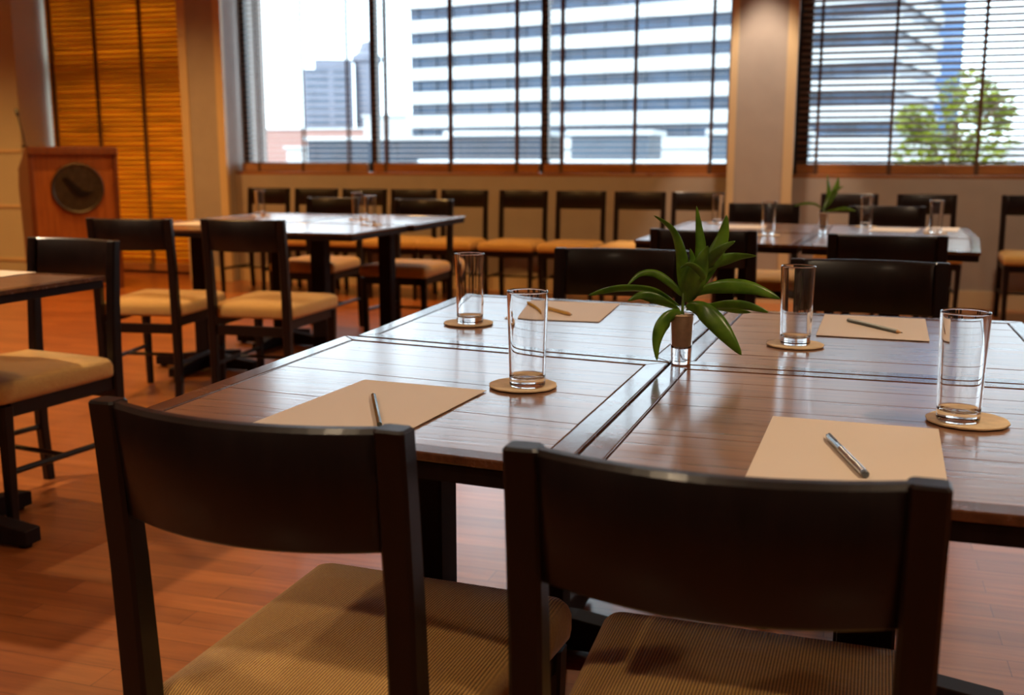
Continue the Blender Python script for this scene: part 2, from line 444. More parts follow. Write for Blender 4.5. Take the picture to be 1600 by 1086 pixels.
# tall alcove window behind the closed blind
bm = bmesh.new(); y = 8.80
box(bm, -7.33, -7.27, y - 0.03, y + 0.03, 0, 2.75); box(bm, -5.64, -5.58, y - 0.03, y + 0.03, 0, 2.75)
box(bm, -7.33, -5.58, y - 0.03, y + 0.03, 0, 0.07); box(bm, -7.33, -5.58, y - 0.03, y + 0.03, 2.68, 2.75)
box(bm, -6.93, -6.80, y - 0.03, y + 0.03, 0, 2.75); box(bm, -7.33, -5.58, y - 0.03, y + 0.03, 1.86, 2.02)
w3 = struct('window_3', bm, M['frame'])
bm = bmesh.new(); box(bm, -7.3, -5.6, y - 0.003, y + 0.003, 0.02, 2.72); obj('pane', bm, M['pane'], w3)

# ------------------------------------------------------------------ blinds
def blind(name, label, x0, x1, y, z0, z1, pitch, tilt, sw, tapes, mat, tape_w, railmat, group, thick=0.003):
    root = tag(empty(name, ((x0 + x1) / 2, y, z0)), label, 'blind', group)
    cx = (x0 + x1) / 2; hw = (x1 - x0) / 2
    bm = bmesh.new(); n = int((z1 - z0 - 0.10) / pitch)
    c, s = math.cos(tilt), math.sin(tilt)
    for i in range(n + 1):
        z = 0.085 + i * pitch
        rs = []
        prof = [(-sw / 2, -thick / 2), (0, -thick / 2 + 0.0012), (sw / 2, -thick / 2), (sw / 2, thick / 2), (0, thick / 2 + 0.0012), (-sw / 2, thick / 2)]
        for xx in (-hw, hw):
            rs.append([(xx, u * c - w * s, z + u * s + w * c) for u, w in prof])
        rings(bm, rs)
    obj('slats', bm, mat, root)
    bm = bmesh.new(); box(bm, -hw, hw, -0.028, 0.028, -0.006, 0.066); obj('bottom_rail', bm, railmat, root, bevel=0.005)
    bm = bmesh.new(); box(bm, -hw, hw, -0.03, 0.03, z1 - z0 - 0.05, z1 - z0); obj('head_rail', bm, railmat, root)
    for t in tapes:
        bm = bmesh.new()
        for yy in (-sw / 2 * abs(c) - 0.004, sw / 2 * abs(c) + 0.002):
            box(bm, t - cx - tape_w / 2, t - cx + tape_w / 2, yy, yy + 0.002, 0.02, z1 - z0 - 0.02)
        box(bm, t - cx - tape_w / 2, t - cx + tape_w / 2, -sw / 2 * abs(c) - 0.004, sw / 2 * abs(c) + 0.004, 0.0085, 0.0115)
        box(bm, t - cx - tape_w * 0.8, t - cx + tape_w * 0.8, -0.034, -0.029, -0.006, 0.068)
        obj('ladder_tape', bm, M['tape'], root)
    return root
BG = 'slatted wooden blinds over the windows'
blind('venetian_blind', 'open wooden slat blind on the narrow end of the wide window beside the grey-brown column', -5.135, -3.925, 8.42, 0.967, 2.79, 0.044, D(4), 0.045, (-4.96, -4.53, -4.10), M['slat_pale'], 0.016, M['slat_pale'], BG, 0.0012)
blind('venetian_blind', 'open slat blind covering the middle section of the wide window', -3.865, -2.405, 8.42, 0.967, 2.79, 0.044, D(4), 0.045, (-3.75, -3.17, -2.595), M['slat_pale'], 0.02, M['sill'], BG, 0.0012)
blind('venetian_blind', 'open slat blind over the wide window section that touches the downlit column', -2.365, -0.90, 8.42, 0.967, 2.79, 0.044, D(4), 0.045, (-2.218, -1.628, -1.033), M['slat_pale'], 0.02, M['sill'], BG, 0.0012)
blind('venetian_blind', 'dark brown half-open slat blind with a leafy tree showing through it', -0.385, 1.86, 8.42, 0.967, 2.79, 0.0465, D(-18), 0.05, (-0.245, 0.275, 0.87, 1.46), M['slat'], 0.02, M['sill'], BG, 0.003)
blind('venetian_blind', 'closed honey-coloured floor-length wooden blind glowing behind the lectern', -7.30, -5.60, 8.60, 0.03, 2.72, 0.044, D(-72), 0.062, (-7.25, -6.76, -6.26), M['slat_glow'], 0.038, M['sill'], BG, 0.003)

# ------------------------------------------------------------------ downlights
def downlight(x, y, label, power, cone=100, blend=0.6, col=(1.0, 0.66, 0.36)):
    root = tag(empty('downlight', (x, y, ZC - 0.001)), label, 'ceiling light', 'recessed downlights')
    bm = bmesh.new(); lathe(bm, [(0, 0), (0.075, 0), (0.075, -0.008), (0.06, -0.012), (0.055, -0.004), (0, -0.004)], 32)
    obj('ring', bm, M['lampring'], root, smooth=False)
    bm = bmesh.new(); lathe(bm, [(0, -0.0045), (0.05, -0.0045), (0.05, -0.006), (0, -0.006)], 24)
    obj('lamp_lens', bm, M['lampglow'], root)
    ld = bpy.data.lights.new('downlight_beam', 'SPOT'); ld.energy = power; ld.spot_size = D(cone); ld.spot_blend = blend
    ld.color = col; ld.shadow_soft_size = 0.05
    lo = bpy.data.objects.new('beam', ld); C.objects.link(lo); lo.parent = root; lo.location = (0, 0, -0.03)
    return root
AMB = (1.0, 0.53, 0.15)
for x, y, p in ((-8.3, 6.6, 1.3), (-7.1, 6.2, 1.4), (-5.6, 6.9, 1.5), (-4.2, 6.6, 1.4), (-3.6, 4.0, 1.3), (-1.0, 4.3, 0.9), (1.6, 4.5, 0.9), (-5.8, 3.6, 1.2), (-3.5, 2.3, 2.6), (-2.2, 6.7, 1.4), (0.9, 6.8, 1.3), (-0.75, 0.25, 0.45), (1.3, 1.3, 1.3), (1.8, -1.2, 0.8), (-1.8, -1.0, 0.7), (-4.8, -0.6, 1.0)):  # unseen lamps for warm fill; some added to brighten walls, seats and tables
    downlight(x, y, 'unseen recessed ceiling downlight added as warm fill', LAMP * p, 130, 0.8, AMB if (x < -2 and y > 3) else (1.0, 0.76, 0.50))
downlight(-0.64, 7.86, 'recessed downlight washing the column between the two windows', 220, 50, 0.3, (1.0, 0.78, 0.56))

# ------------------------------------------------------------------ tables
def lerp(a, b, t): return (a[0] + (b[0] - a[0]) * t, a[1] + (b[1] - a[1]) * t)
def table(quad, label, group, center=None, T=0.75, detail=True):
    """quad = near-left, near-right, far-right, far-left in the room"""
    cx = sum(p[0] for p in quad) / 4; cy_ = sum(p[1] for p in quad) / 4
    root = tag(empty('square_table', (cx, cy_, 0)), label, 'table', group)
    q = [(p[0] - cx, p[1] - cy_) for p in quad]
    def uv(u, v): return lerp(lerp(q[0], q[1], u), lerp(q[3], q[2], u), v)
    w = math.dist(quad[0], quad[1]); d = math.dist(quad[0], quad[3])
    ru, rv = 0.033 / w, 0.033 / d
    gu, gv = 0.0026 / w, 0.0026 / d
    bm = bmesh.new()
    n = 7
    for i in range(n):
        v0 = rv + gv + (1 - 2 * (rv + gv)) * i / n; v1 = rv + gv + (1 - 2 * (rv + gv)) * (i + 1) / n - gv * 0.3
        h = 0.0 + random.uniform(-0.0003, 0.0003)
        prism(bm, [uv(ru + gu, v0), uv(1 - ru - gu, v0), uv(1 - ru - gu, v1), uv(ru + gu, v1)], T - 0.022, T - 0.0012 + h)
    obj('plank_top', bm, M['top'], root, bevel=0.0006)
    bm = bmesh.new()
    for c4 in (((0, 0), (1, 0), (1 - ru, rv), (ru, rv)), ((1, 0), (1, 1), (1 - ru, 1 - rv), (1 - ru, rv)), ((1, 1), (0, 1), (ru, 1 - rv), (1 - ru, 1 - rv)), ((0, 1), (0, 0), (ru, rv), (ru, 1 - rv))):
        prism(bm, [uv(*p) for p in c4], T - 0.012, T)
    obj('rim', bm, M['rim'], root, bevel=0.002)
    bm = bmesh.new()
    iu, iv, tu, tv = 0.005 / w, 0.005 / d, 0.03 / w, 0.03 / d
    a = [uv(iu, iv), uv(1 - iu, iv), uv(1 - iu, 1 - iv), uv(iu, 1 - iv)]; b = [uv(tu, tv), uv(1 - tu, tv), uv(1 - tu, 1 - tv), uv(tu, 1 - tv)]
    for i in range(4):
        j = (i + 1) % 4
        prism(bm, [a[i], a[j], b[j], b[i]], T - 0.036, T - 0.012)
    obj('apron', bm, M['base'], root, bevel=0.002)
    px, py = (0, 0) if center is None else (center[0] - cx, center[1] - cy_)
    bm = bmesh.new(); post(bm, [(px, py, 0.04, 0.075, 0.075), (px, py, T - 0.03, 0.075, 0.075)], 0.12)
    obj('pedestal_post', bm, M['base'], root)
    bm = bmesh.new(); box(bm, px - 0.16, px + 0.16, py - 0.03, py + 0.03, T - 0.045, T - 0.0225); box(bm, px - 0.03, px + 0.03, py - 0.16, py + 0.16, T - 0.045, T - 0.0225)
    obj('top_bracket', bm, M['base'], root)
    for k in range(2):
        bm = bmesh.new()
        L_ = 0.29
        pr = [(-L_, 0.012), (-L_, 0.055), (-0.06, 0.088), (0.06, 0.088), (L_, 0.055), (L_, 0.012)]
        if k == 0: rings(bm, [[(px + u, py - 0.03, z) for u, z in pr], [(px + u, py + 0.03, z) for u, z in pr]])
        else: rings(bm, [[(px - 0.03, py + u, z - 0.001) for u, z in pr], [(px + 0.03, py + u, z - 0.001) for u, z in pr]])
        for e in (-L_ + 0.03, L_ - 0.03):
            if k == 0: lathe(bm, [(0, 0), (0.018, 0), (0.018, 0.012), (0, 0.012)], 12, px + e, py)
            else: lathe(bm, [(0, 0), (0.018, 0), (0.018, 0.012), (0, 0.012)], 12, px, py + e)
        obj('foot_bar', bm, M['base'], root, bevel=0.003)
    return root
G1 = 'square tables pushed together in the foreground'
table([(-.930, 1.188), (-.296, 1.127), (-.2795, 1.789), (-.934, 1.877)], 'near square plank table carrying a sheet with a dark green pencil and one tumbler', G1, center=(-.625, 1.535))
table([(-.291, 1.107), (.385, 1.107), (.385, 1.776), (-.2745, 1.778)], 'near square plank table carrying a sheet with a silver pen and one tumbler', G1, center=(.055, 1.475))
table([(-.912, 1.885), (-.279, 1.797), (-.249, 2.487), (-.931, 2.560)], 'square plank table carrying a sheet with a yellow pencil, behind the green-pencil table', G1)
table([(-.274, 1.784), (.372, 1.781), (.370, 2.474), (-.244, 2.472)], 'square plank table carrying a sheet with a grey pencil, behind the silver-pen table', G1)
G2 = 'square tables pushed together beside the tall closed blind'
table([(-2.815, 4.40), (-2.142, 4.40), (-2.142, 5.068), (-2.815, 5.068)], 'shiny square table of the middle-distance group, its near corner beside the gold-seated chairs', G2)
table([(-3.50, 4.40), (-2.82, 4.40), (-2.82, 5.068), (-3.50, 5.068)], 'square table of the middle-distance group whose near edge is behind two chair backs', G2)
table([(-2.79, 5.075), (-2.115, 5.075), (-2.135, 5.90), (-2.79, 5.90)], 'far square table of the middle-distance group, its corner pointing at the wall chairs', G2)
table([(-3.48, 5.075), (-2.795, 5.075), (-2.795, 5.90), (-3.48, 5.90)], 'far square table of the middle-distance group, nearest to the cream-edged column by the blind', G2)
G3 = 'square tables pushed together in front of the downlit column'
table([(-.17, 4.36), (.475, 4.22), (.545, 4.94), (-.115, 5.03)], 'square table with its bare shiny corner sticking out beside the tall-backed chair', G3)
table([(-.85, 4.43), (-.178, 4.368), (-.123, 5.04), (-.83, 5.09)], 'near square table of the back group, half hidden by the large potted sprig', G3)
table([(-.115, 5.05), (.55, 4.955), (.57, 5.66), (-.10, 5.74)], 'far square table of the back group that holds the second sprig', G3)
table([(-.83, 5.10), (-.123, 5.06), (-.108, 5.75), (-.82, 5.80)], 'far square table of the back group with a tumbler against the column', G3)
table([(-2.80, 1.955), (-2.125, 1.945), (-2.085, 2.63), (-2.765, 2.66)], 'brown table corner cut off by the picture edge, with a white sheet on it', 'lone table', center=(-2.45, 2.34))

# ------------------------------------------------------------------ chairs
def chair_proto():
    root = empty('dining_chair')
    H = 0.833
    # cushion
    bm = bmesh.new()
    w0, w1, y0, y1 = 0.196, 0.2165, -0.212, 0.250
    spec = [(0.010, 0.398), (0.002, 0.402), (0.0, 0.414), (0.000, 0.436), (0.004, 0.448), (0.012, 0.457), (0.028, 0.4635), (0.06, 0.468), (0.10, 0.471), (0.14, 0.4725), (0.18, 0.473)]
    rs = [rrect(w0, w1, y0, y1, i, 0.026, z) for i, z in spec]
    rings(bm, rs)
    obj('seat_cushion', bm, M['fabric'], root, smooth=True)
    # rear posts / legs
    for s in (-1, 1):
        bm = bmesh.new(); x = s * 0.178
        post(bm, [(x, -0.235, 0, 0.030, 0.030), (x, -0.222, 0.20, 0.033, 0.034), (x, -0.222, 0.38, 0.035, 0.040), (x, -0.224, 0.48, 0.035, 0.038), (x, -0.232, 0.64, 0.035, 0.034), (x, -0.244, 0.78, 0.035, 0.031), (x, -0.2495, H - 0.003, 0.035, 0.030), (x, -0.250, H, 0.030, 0.025)])
        obj('rear_leg', bm, M['chair'], root)
        bm = bmesh.new(); x = s * 0.192
        post(bm, [(x - s * 0.006, 0.212, 0, 0.026, 0.026), (x, 0.214, 0.39, 0.036, 0.036)])
        obj('front_leg', bm, M['chair'], root)
        bm = bmesh.new()
        rings(bm, [[(s * 0.170, -0.20, z) for z in (0.355, 0.397)] + [(s * 0.186, -0.20, z) for z in (0.397, 0.355)], [(s * 0.182, 0.20, z) for z in (0.355, 0.397)] + [(s * 0.200, 0.20, z) for z in (0.397, 0.355)]])
        obj('side_rail', bm, M['chair'], root)
        bm = bmesh.new(); tube(bm, [(s * 0.178, -0.222, 0.19), (s * 0.189, 0.21, 0.19)], 0.0095, 8)
        obj('side_stretcher', bm, M['chair'], root)
    bm = bmesh.new(); box(bm, -0.180, 0.180, 0.202, 0.226, 0.352, 0.397); obj('front_rail', bm, M['chair'], root, bevel=0.002)
    bm = bmesh.new(); box(bm, -0.162, 0.162, -0.228, -0.208, 0.325, 0.368); obj('rear_rail', bm, M['chair'], root, bevel=0.002)
    bm = bmesh.new(); tube(bm, [(-0.186, 0.0, 0.188), (0.186, 0.0, 0.188)], 0.008, 8); obj('cross_stretcher', bm, M['chair'], root)
    # curved back panel
    bm = bmesh.new(); N = 20; half = 0.1645
    rs = []
    for i in range(N + 1):
        u = -1 + 2 * i / N; x = u * half
        bul = -0.036 * (1 - u * u) - 0.001
        def yl(z): return -0.231 - (z - 0.66) * 0.11 + bul
        t = 0.010
        z0, z1 = 0.697 - 0.003 * (1 - u * u), H - 0.001
        rs.append([(x, yl(z0) - t + 0.003, z0), (x, yl(z0) + t - 0.003, z0), (x, yl(z0) + t, z0 + 0.003), (x, yl(z1) + t, z1 - 0.005), (x, yl(z1) + t - 0.005, z1), (x, yl(z1) - t + 0.005, z1), (x, yl(z1) - t, z1 - 0.005), (x, yl(z0) - t, z0 + 0.003)])
    vs = rings(bm, rs)
    o = obj('back_panel', bm, M['chair'], root, smooth=False)
    for p in o.data.polygons: p.use_smooth = abs(p.normal.z) < 0.6
    return root
proto = chair_proto()
first = [True]
def chair(tx, ty, ang, label, group):
    """tx,ty = middle of the top of the backrest in the room; ang = 0 faces the windows"""
    a = D(ang); by = -0.245
    pos = (tx - (-math.sin(a) * by), ty - math.cos(a) * by, 0)
    if first[0]: o = proto; first[0] = False
    else: o = copy_tree(proto)
    o.location = pos; o.rotation_euler = (0, 0, a)
    tag(o, label, 'chair', group)
    return o
GC1 = 'dark chairs around the foreground tables'
chair(-.598, .962, -3.4, 'large near dark chair whose back hides part of the sheet with the green pencil', GC1)
chair(-.100, .924, -1.6, 'large near dark chair whose back stands before the sheet with the silver pen', GC1)
chair(-.62, 3.03, 182, 'dark chair back beyond the foreground tables, behind the sheet with the yellow pencil', GC1)
chair(.06, 2.885, 178, 'dark chair back beyond the foreground tables, behind the sheet with the grey pencil', GC1)
GC2 = 'dark chairs around the middle-distance tables'
chair(-2.965, 3.92, 9, 'dark chair with gold seat seen from behind, in front of the lectern and honey blind', GC2)
chair(-2.455, 4.00, 3, 'dark chair with bright gold seat seen from behind, right up against the shiny tables', GC2)
chair(-3.16, 6.25, 181, 'chair on the far side of the shiny tables, behind the pair of tumblers', GC2)
chair(-2.515, 6.19, 179, 'chair on the far side of the shiny tables, behind their corner near the wall chairs', GC2)
chair(-2.41, 2.885, 172, 'dark chair facing the viewer beside the table cut off by the picture edge', 'chair at the lone table')
GC3 = 'dark chairs around the back tables'
chair(-.50, 3.94, -2, 'tall dark chair back directly behind the large sprig, near side of the back tables', GC3)
chair(.135, 3.872, -1, 'tall dark chair back just left of the bare shiny table corner', GC3)
chair(-.45, 6.2, 180, 'chair on the far side of the back tables, in front of the downlit column', GC3)
chair(.205, 6.08, 180, 'chair beyond the back tables, between the two far tumblers under the brown blind', GC3)
GW = 'chairs lined up against the wall under the windows'
wall_desc = ['first chair of the wall row, next to the column by the closed blind', 'second chair of the wall row counted from the closed blind',
  'third chair of the wall row from the closed blind, behind the close tumbler pair', 'fourth chair of the wall row counted from the closed blind',
  'wall-row chair directly behind the far corner of the shiny tables', 'fully visible wall-row chair under the window mullion, gold seat clear of any table',
  'wall-row chair first past the window mullion, toward the downlit column', 'second-to-last wall-row chair before the downlit column',
  'last wall-row chair before the downlit column', 'wall chair behind the second sprig, just past the downlit column', 'wall chair under the brown blind, behind two far tumblers',
  'wall chair cut off by the picture edge under the brown blind']
for x, lab in zip((-4.65, -4.205, -3.768, -3.335, -2.90, -2.412, -1.952, -1.495, -1.06, 0.01, 0.526, 1.20), wall_desc):
    chair(x, 8.0, 180, lab, GW)

# ------------------------------------------------------------------ tumblers and coasters
def tumbler_proto():
    bm = bmesh.new()
    prof = [(0, 0.0), (0.0255, 0.0), (0.0272, 0.0012), (0.0275, 0.004), (0.0315, 0.1445), (0.0312, 0.1462), (0.0300, 0.1466), (0.0292, 0.1460), (0.0289, 0.1445), (0.0252, 0.018), (0.0232, 0.0145), (0.016, 0.0125), (0, 0.0118)]
    lathe(bm, dense(prof), 96)
    return obj('glass_tumbler', bm, M['glass'], smooth=True)
def coaster_proto():
    bm = bmesh.new(); n = 72
    def ring(k, z): return [((k + 0.0013 * abs(math.sin(6 * a)) * 1.0) * math.cos(a), (k + 0.0013 * abs(math.sin(6 * a))) * math.sin(a), z) for a in [2 * PI * i / n for i in range(n)]]
    rings(bm, [ring(0.0505, 0), ring(0.0515, 0.0006), ring(0.0515, 0.0024), ring(0.0505, 0.003)])
    return obj('round_coaster', bm, M['coaster'])
tum, coa = tumbler_proto(), coaster_proto()
ft = [True]
def setting(x, y, cx, cy_, lab, clab, group, ang=0):
    if ft[0]: t, c = tum, coa; ft[0] = False
    else:
        t, c = tum.copy(), coa.copy(); C.objects.link(t); C.objects.link(c)
    c.location = (cx, cy_, 0.7505); c.rotation_euler = (0, 0, ang)
    t.location = (x, y, 0.7537)
    tag(t, lab, 'glass', 'tall clear tumblers ' + group); tag(c, clab, 'coaster', 'round card coasters ' + group)
F = 'on the foreground tables'
setting(-.453, 1.524, -.463, 1.534, 'clear tumbler beside the sheet with the dark green pencil', 'beige coaster under the tumbler beside the green-pencil sheet', F, .3)
setting(.155, 1.488, .168, 1.500, 'large clear tumbler beyond the sheet with the silver pen', 'beige coaster under the tumbler beyond the silver-pen sheet', F, 1.1)
setting(-.745, 2.082, -.752, 2.092, 'clear tumbler between the long table edge and the yellow-pencil sheet', 'beige coaster between the long table edge and the yellow-pencil sheet', F, .8)
setting(-.080, 2.025, -.080, 2.030, 'clear tumbler between the large sprig and the grey-pencil sheet', 'beige coaster between the large sprig and the grey-pencil sheet', F, 2.0)
B2 = 'on the middle-distance tables'
setting(-3.293, 5.56, -3.29, 5.56, 'lone tumbler on the shiny tables, nearest the cream-edged column', 'coaster under the lone tumbler of the shiny tables', B2)
setting(-2.582, 5.386, -2.58, 5.39, 'farther tumbler of the close pair on the shiny tables', 'coaster under the farther tumbler of the close pair', B2)
setting(-2.325, 5.00, -2.32, 5.00, 'nearer tumbler of the close pair on the shiny tables', 'coaster under the nearer tumbler of the close pair', B2)
B3 = 'on the back tables'
setting(-.646, 5.66, -.646, 5.66, 'far tumbler standing before the left edge of the downlit column', 'coaster under the tumbler before the downlit column edge', B3)
setting(-.331, 4.87, -.331, 4.87, 'tumbler on the back tables next to the second sprig, above the brown table seam', 'coaster next to the second sprig', B3)
setting(.093, 5.60, .093, 5.60, 'tumbler on the back tables, first one past the second sprig', 'coaster under the tumbler first past the second sprig', B3)
setting(.388, 5.221, .388, 5.221, 'tumbler nearest the bare outer corner of the back tables', 'coaster nearest the bare outer corner of the back tables', B3)

# ------------------------------------------------------------------ papers, pencils, pen
def paper(cx, cy_, ang, label, group, w=0.21, h=0.297, sheets=1):
    bm = bmesh.new(); box(bm, -w / 2, w / 2, -h / 2, h / 2, 0, 0.0008)
    o = obj('paper_sheet', bm, M['paper']); o.location = (cx, cy_, 0.7502); o.rotation_euler = (0, 0, D(ang))
    return tag(o, label, 'paper', group)
PG = 'note sheets on the foreground tables'
paper(-.622, 1.345, -4.5, 'cream note sheet under the dark green pencil', PG)
paper(.018, 1.297, -2.0, 'cream note sheet under the silver pen', PG)
paper(.064, 2.300, -2.0, 'cream note sheet under the grey pencil', PG)
paper(-.605, 2.335, 3.0, 'cream note sheet under the yellow pencil', PG)
PB = 'note sheets on the back tables'
paper(-.50, 5.42, 3, 'blurred white sheet between the column-side tumbler and the seam tumbler', PB)
paper(.22, 5.42, -8, 'blurred white sheet past the second sprig under the brown blind', PB)
paper(.44, 5.52, -8, 'blurred white sheet by the outer edge of the back tables', PB, 0.15)
paper(-3.25, 4.85, 0, 'blurred white sheet on the shiny tables beside the gold-seated chairs', 'note sheets on the middle-distance tables')
paper(-2.46, 2.50, -4, 'white sheet on the table corner cut off by the picture edge', 'note sheet on the lone table')

def pencil(p, q, paint, label, r=0.0037, flip=False):
    z = 0.7511 + r
    a = Vector((p[0], p[1], z)); b = Vector((q[0], q[1], z)); L_ = (b - a).length
    root = tag(empty('pencil', a), label, 'pencil', 'pencils on the note sheets')
    root.rotation_euler = (0, 0, math.atan2(b.y - a.y, b.x - a.x))
    def hexr(x, k=1.0): return [(x, k * r * math.cos(PI / 3 * i + PI / 6), k * r * math.sin(PI / 3 * i + PI / 6) * 1.0) for i in range(6)]
    bm = bmesh.new(); rings(bm, [hexr(0), hexr(L_ - 0.017)]); obj('painted_shaft', bm, paint, root)
    bm = bmesh.new(); rings(bm, [hexr(L_ - 0.017, 0.98), hexr(L_ - 0.005, 0.3)]); obj('sharpened_wood', bm, M['rawwood'], root)
    bm = bmesh.new(); rings(bm, [hexr(L_ - 0.005, 0.3), hexr(L_, 0.04)]); obj('lead', bm, M['lead'], root)
    bm = bmesh.new(); rings(bm, [hexr(-0.0006, 0.35), hexr(0.001, 0.35)]); obj('lead_core', bm, M['lead'], root)
    return root
pencil((-.567, 1.232), (-.655, 1.402), M['pencil_green'], 'dark green pencil lying on the nearest sheet', 0.0037)
pencil((.014, 2.352), (.118, 2.208), M['pencil_grey'], 'grey pencil pointing toward the viewer on the sheet by the far chair', 0.0040)
pencil((-.715, 2.405), (-.565, 2.248), M['pencil_yellow'], 'yellow pencil on the sheet by the far chair', 0.0040)
# silver pen
a = Vector((.035, 1.186, 0.7511 + 0.0045)); b = Vector((-.010, 1.351, 0.7511 + 0.0045)); L_ = (b - a).length
pen = tag(empty('ballpoint_pen', a, math.atan2(b.y - a.y, b.x - a.x)), 'silver metal pen lying across the near cream sheet', 'pen')
def lx(bm, prof, n=20):
    rs = [[(x, r * math.cos(2 * PI * i / n), r * math.sin(2 * PI * i / n)) for i in range(n)] for r, x in prof]
    rings(bm, rs)
bm = bmesh.new(); lx(bm, [(0.0040, 0.008), (0.0044, 0.010), (0.0044, 0.10), (0.0046, 0.101), (0.0046, 0.104), (0.0043, 0.105), (0.0040, L_ - 0.016), (0.0034, L_ - 0.010)]); obj('barrel', bm, M['steel'], pen, smooth=True)
bm = bmesh.new(); lx(bm, [(0.0034, 0.0), (0.0041, 0.0015), (0.0041, 0.008)]); obj('end_cap', bm, M['steel_dark'], pen, smooth=True)
bm = bmesh.new(); lx(bm, [(0.0034, L_ - 0.010), (0.0012, L_ - 0.002), (0.0005, L_ + 0.001)]); obj('tip', bm, M['steel_dark'], pen, smooth=True)
bm = bmesh.new(); box(bm, L_ - 0.045, L_ - 0.012, -0.0012, 0.0012, 0.0042, 0.0052); obj('engraved_strip', bm, M['steel_dark'], pen)

# ------------------------------------------------------------------ sprig in a small glass
K = 1 / (2.858 * 916.0)
leaves = [  # centre line (x,y) in 2.6K-per-metre sketch units, widest width, depth towards viewer at each point (m)
 ([(562, 455), (470, 392), (390, 374), (280, 374), (165, 402)], 44, (0.004, .02, .03, .04, .045), 1.4),
 ([(572, 412), (520, 362), (450, 322), (380, 326), (325, 376)], 34, (0, -.01, -.02, -.02, -.01), 0.8),
 ([(562, 474), (500, 440), (440, 412), (390, 402), (338, 424)], 46, (0, .02, .03, .04, .045), 0.9),
 ([(572, 492), (520, 500), (480, 545), (466, 610), (471, 682)], 62, (0, .03, .045, .05, .05), 0.7),
 ([(588, 430), (575, 330), (560, 220), (520, 120), (440, 58)], 56, (0, -.005, -.01, -.01, 0), 0.75),
 ([(598, 410), (640, 300), (648, 210), (638, 120), (624, 18)], 46, (-.01, -.02, -.025, -.03, -.03), 0.95),
 ([(592, 430), (650, 340), (705, 240), (742, 150), (755, 55)], 76, (0, -.01, -.01, -.015, -.02), 0.9),
 ([(596, 440), (618, 370), (638, 300), (655, 240), (676, 183)], 84, (0, .012, .018, .02, .02), 0.9),
 ([(600, 430), (650, 320), (690, 250), (735, 200), (793, 164)], 54, (0, .0, .005, .01, .01), 0.95),
 ([(640, 330), (700, 272), (760, 250), (820, 236), (890, 232)], 52, (0, -.005, -.01, -.01, -.01), 1.0),
 ([(602, 420), (680, 378), (780, 362), (880, 370), (992, 410)], 62, (0, .01, .015, .02, .02), 1.25),
 ([(590, 470), (680, 456), (760, 440), (850, 440), (942, 464)], 48, (0, .015, .025, .03, .035), 1.2),
 ([(590, 478), (680, 462), (760, 474), (820, 488), (880, 492)], 40, (-.005, -.02, -.03, -.035, -.035), 1.5),
 ([(588, 458), (650, 462), (710, 505), (770, 570), (830, 642)], 82, (0, .03, .045, .055, .06), 1.0),
 ([(640, 345), (660, 320), (630, 280), (595, 262), (558, 280)], 30, (.01, .02, .03, .035, .035), 0.9),
 ([(588, 440), (580, 360), (600, 300), (612, 250), (600, 200)], 40, (.0, .005, .005, .0, .0), 0.9),
]
def bez(pts, t):
    n = len(pts) - 1; x = t * n; i = min(int(x), n - 1); f = x - i
    p0 = pts[max(i - 1, 0)]; p1 = pts[i]; p2 = pts[i + 1]; p3 = pts[min(i + 2, n)]
    return tuple(0.5 * ((2 * p1[k]) + (-p0[k] + p2[k]) * f + (2 * p0[k] - 5 * p1[k] + 4 * p2[k] - p3[k]) * f * f + (-p0[k] + 3 * p1[k] - 3 * p2[k] + p3[k]) * f ** 3) for k in range(len(p1)))
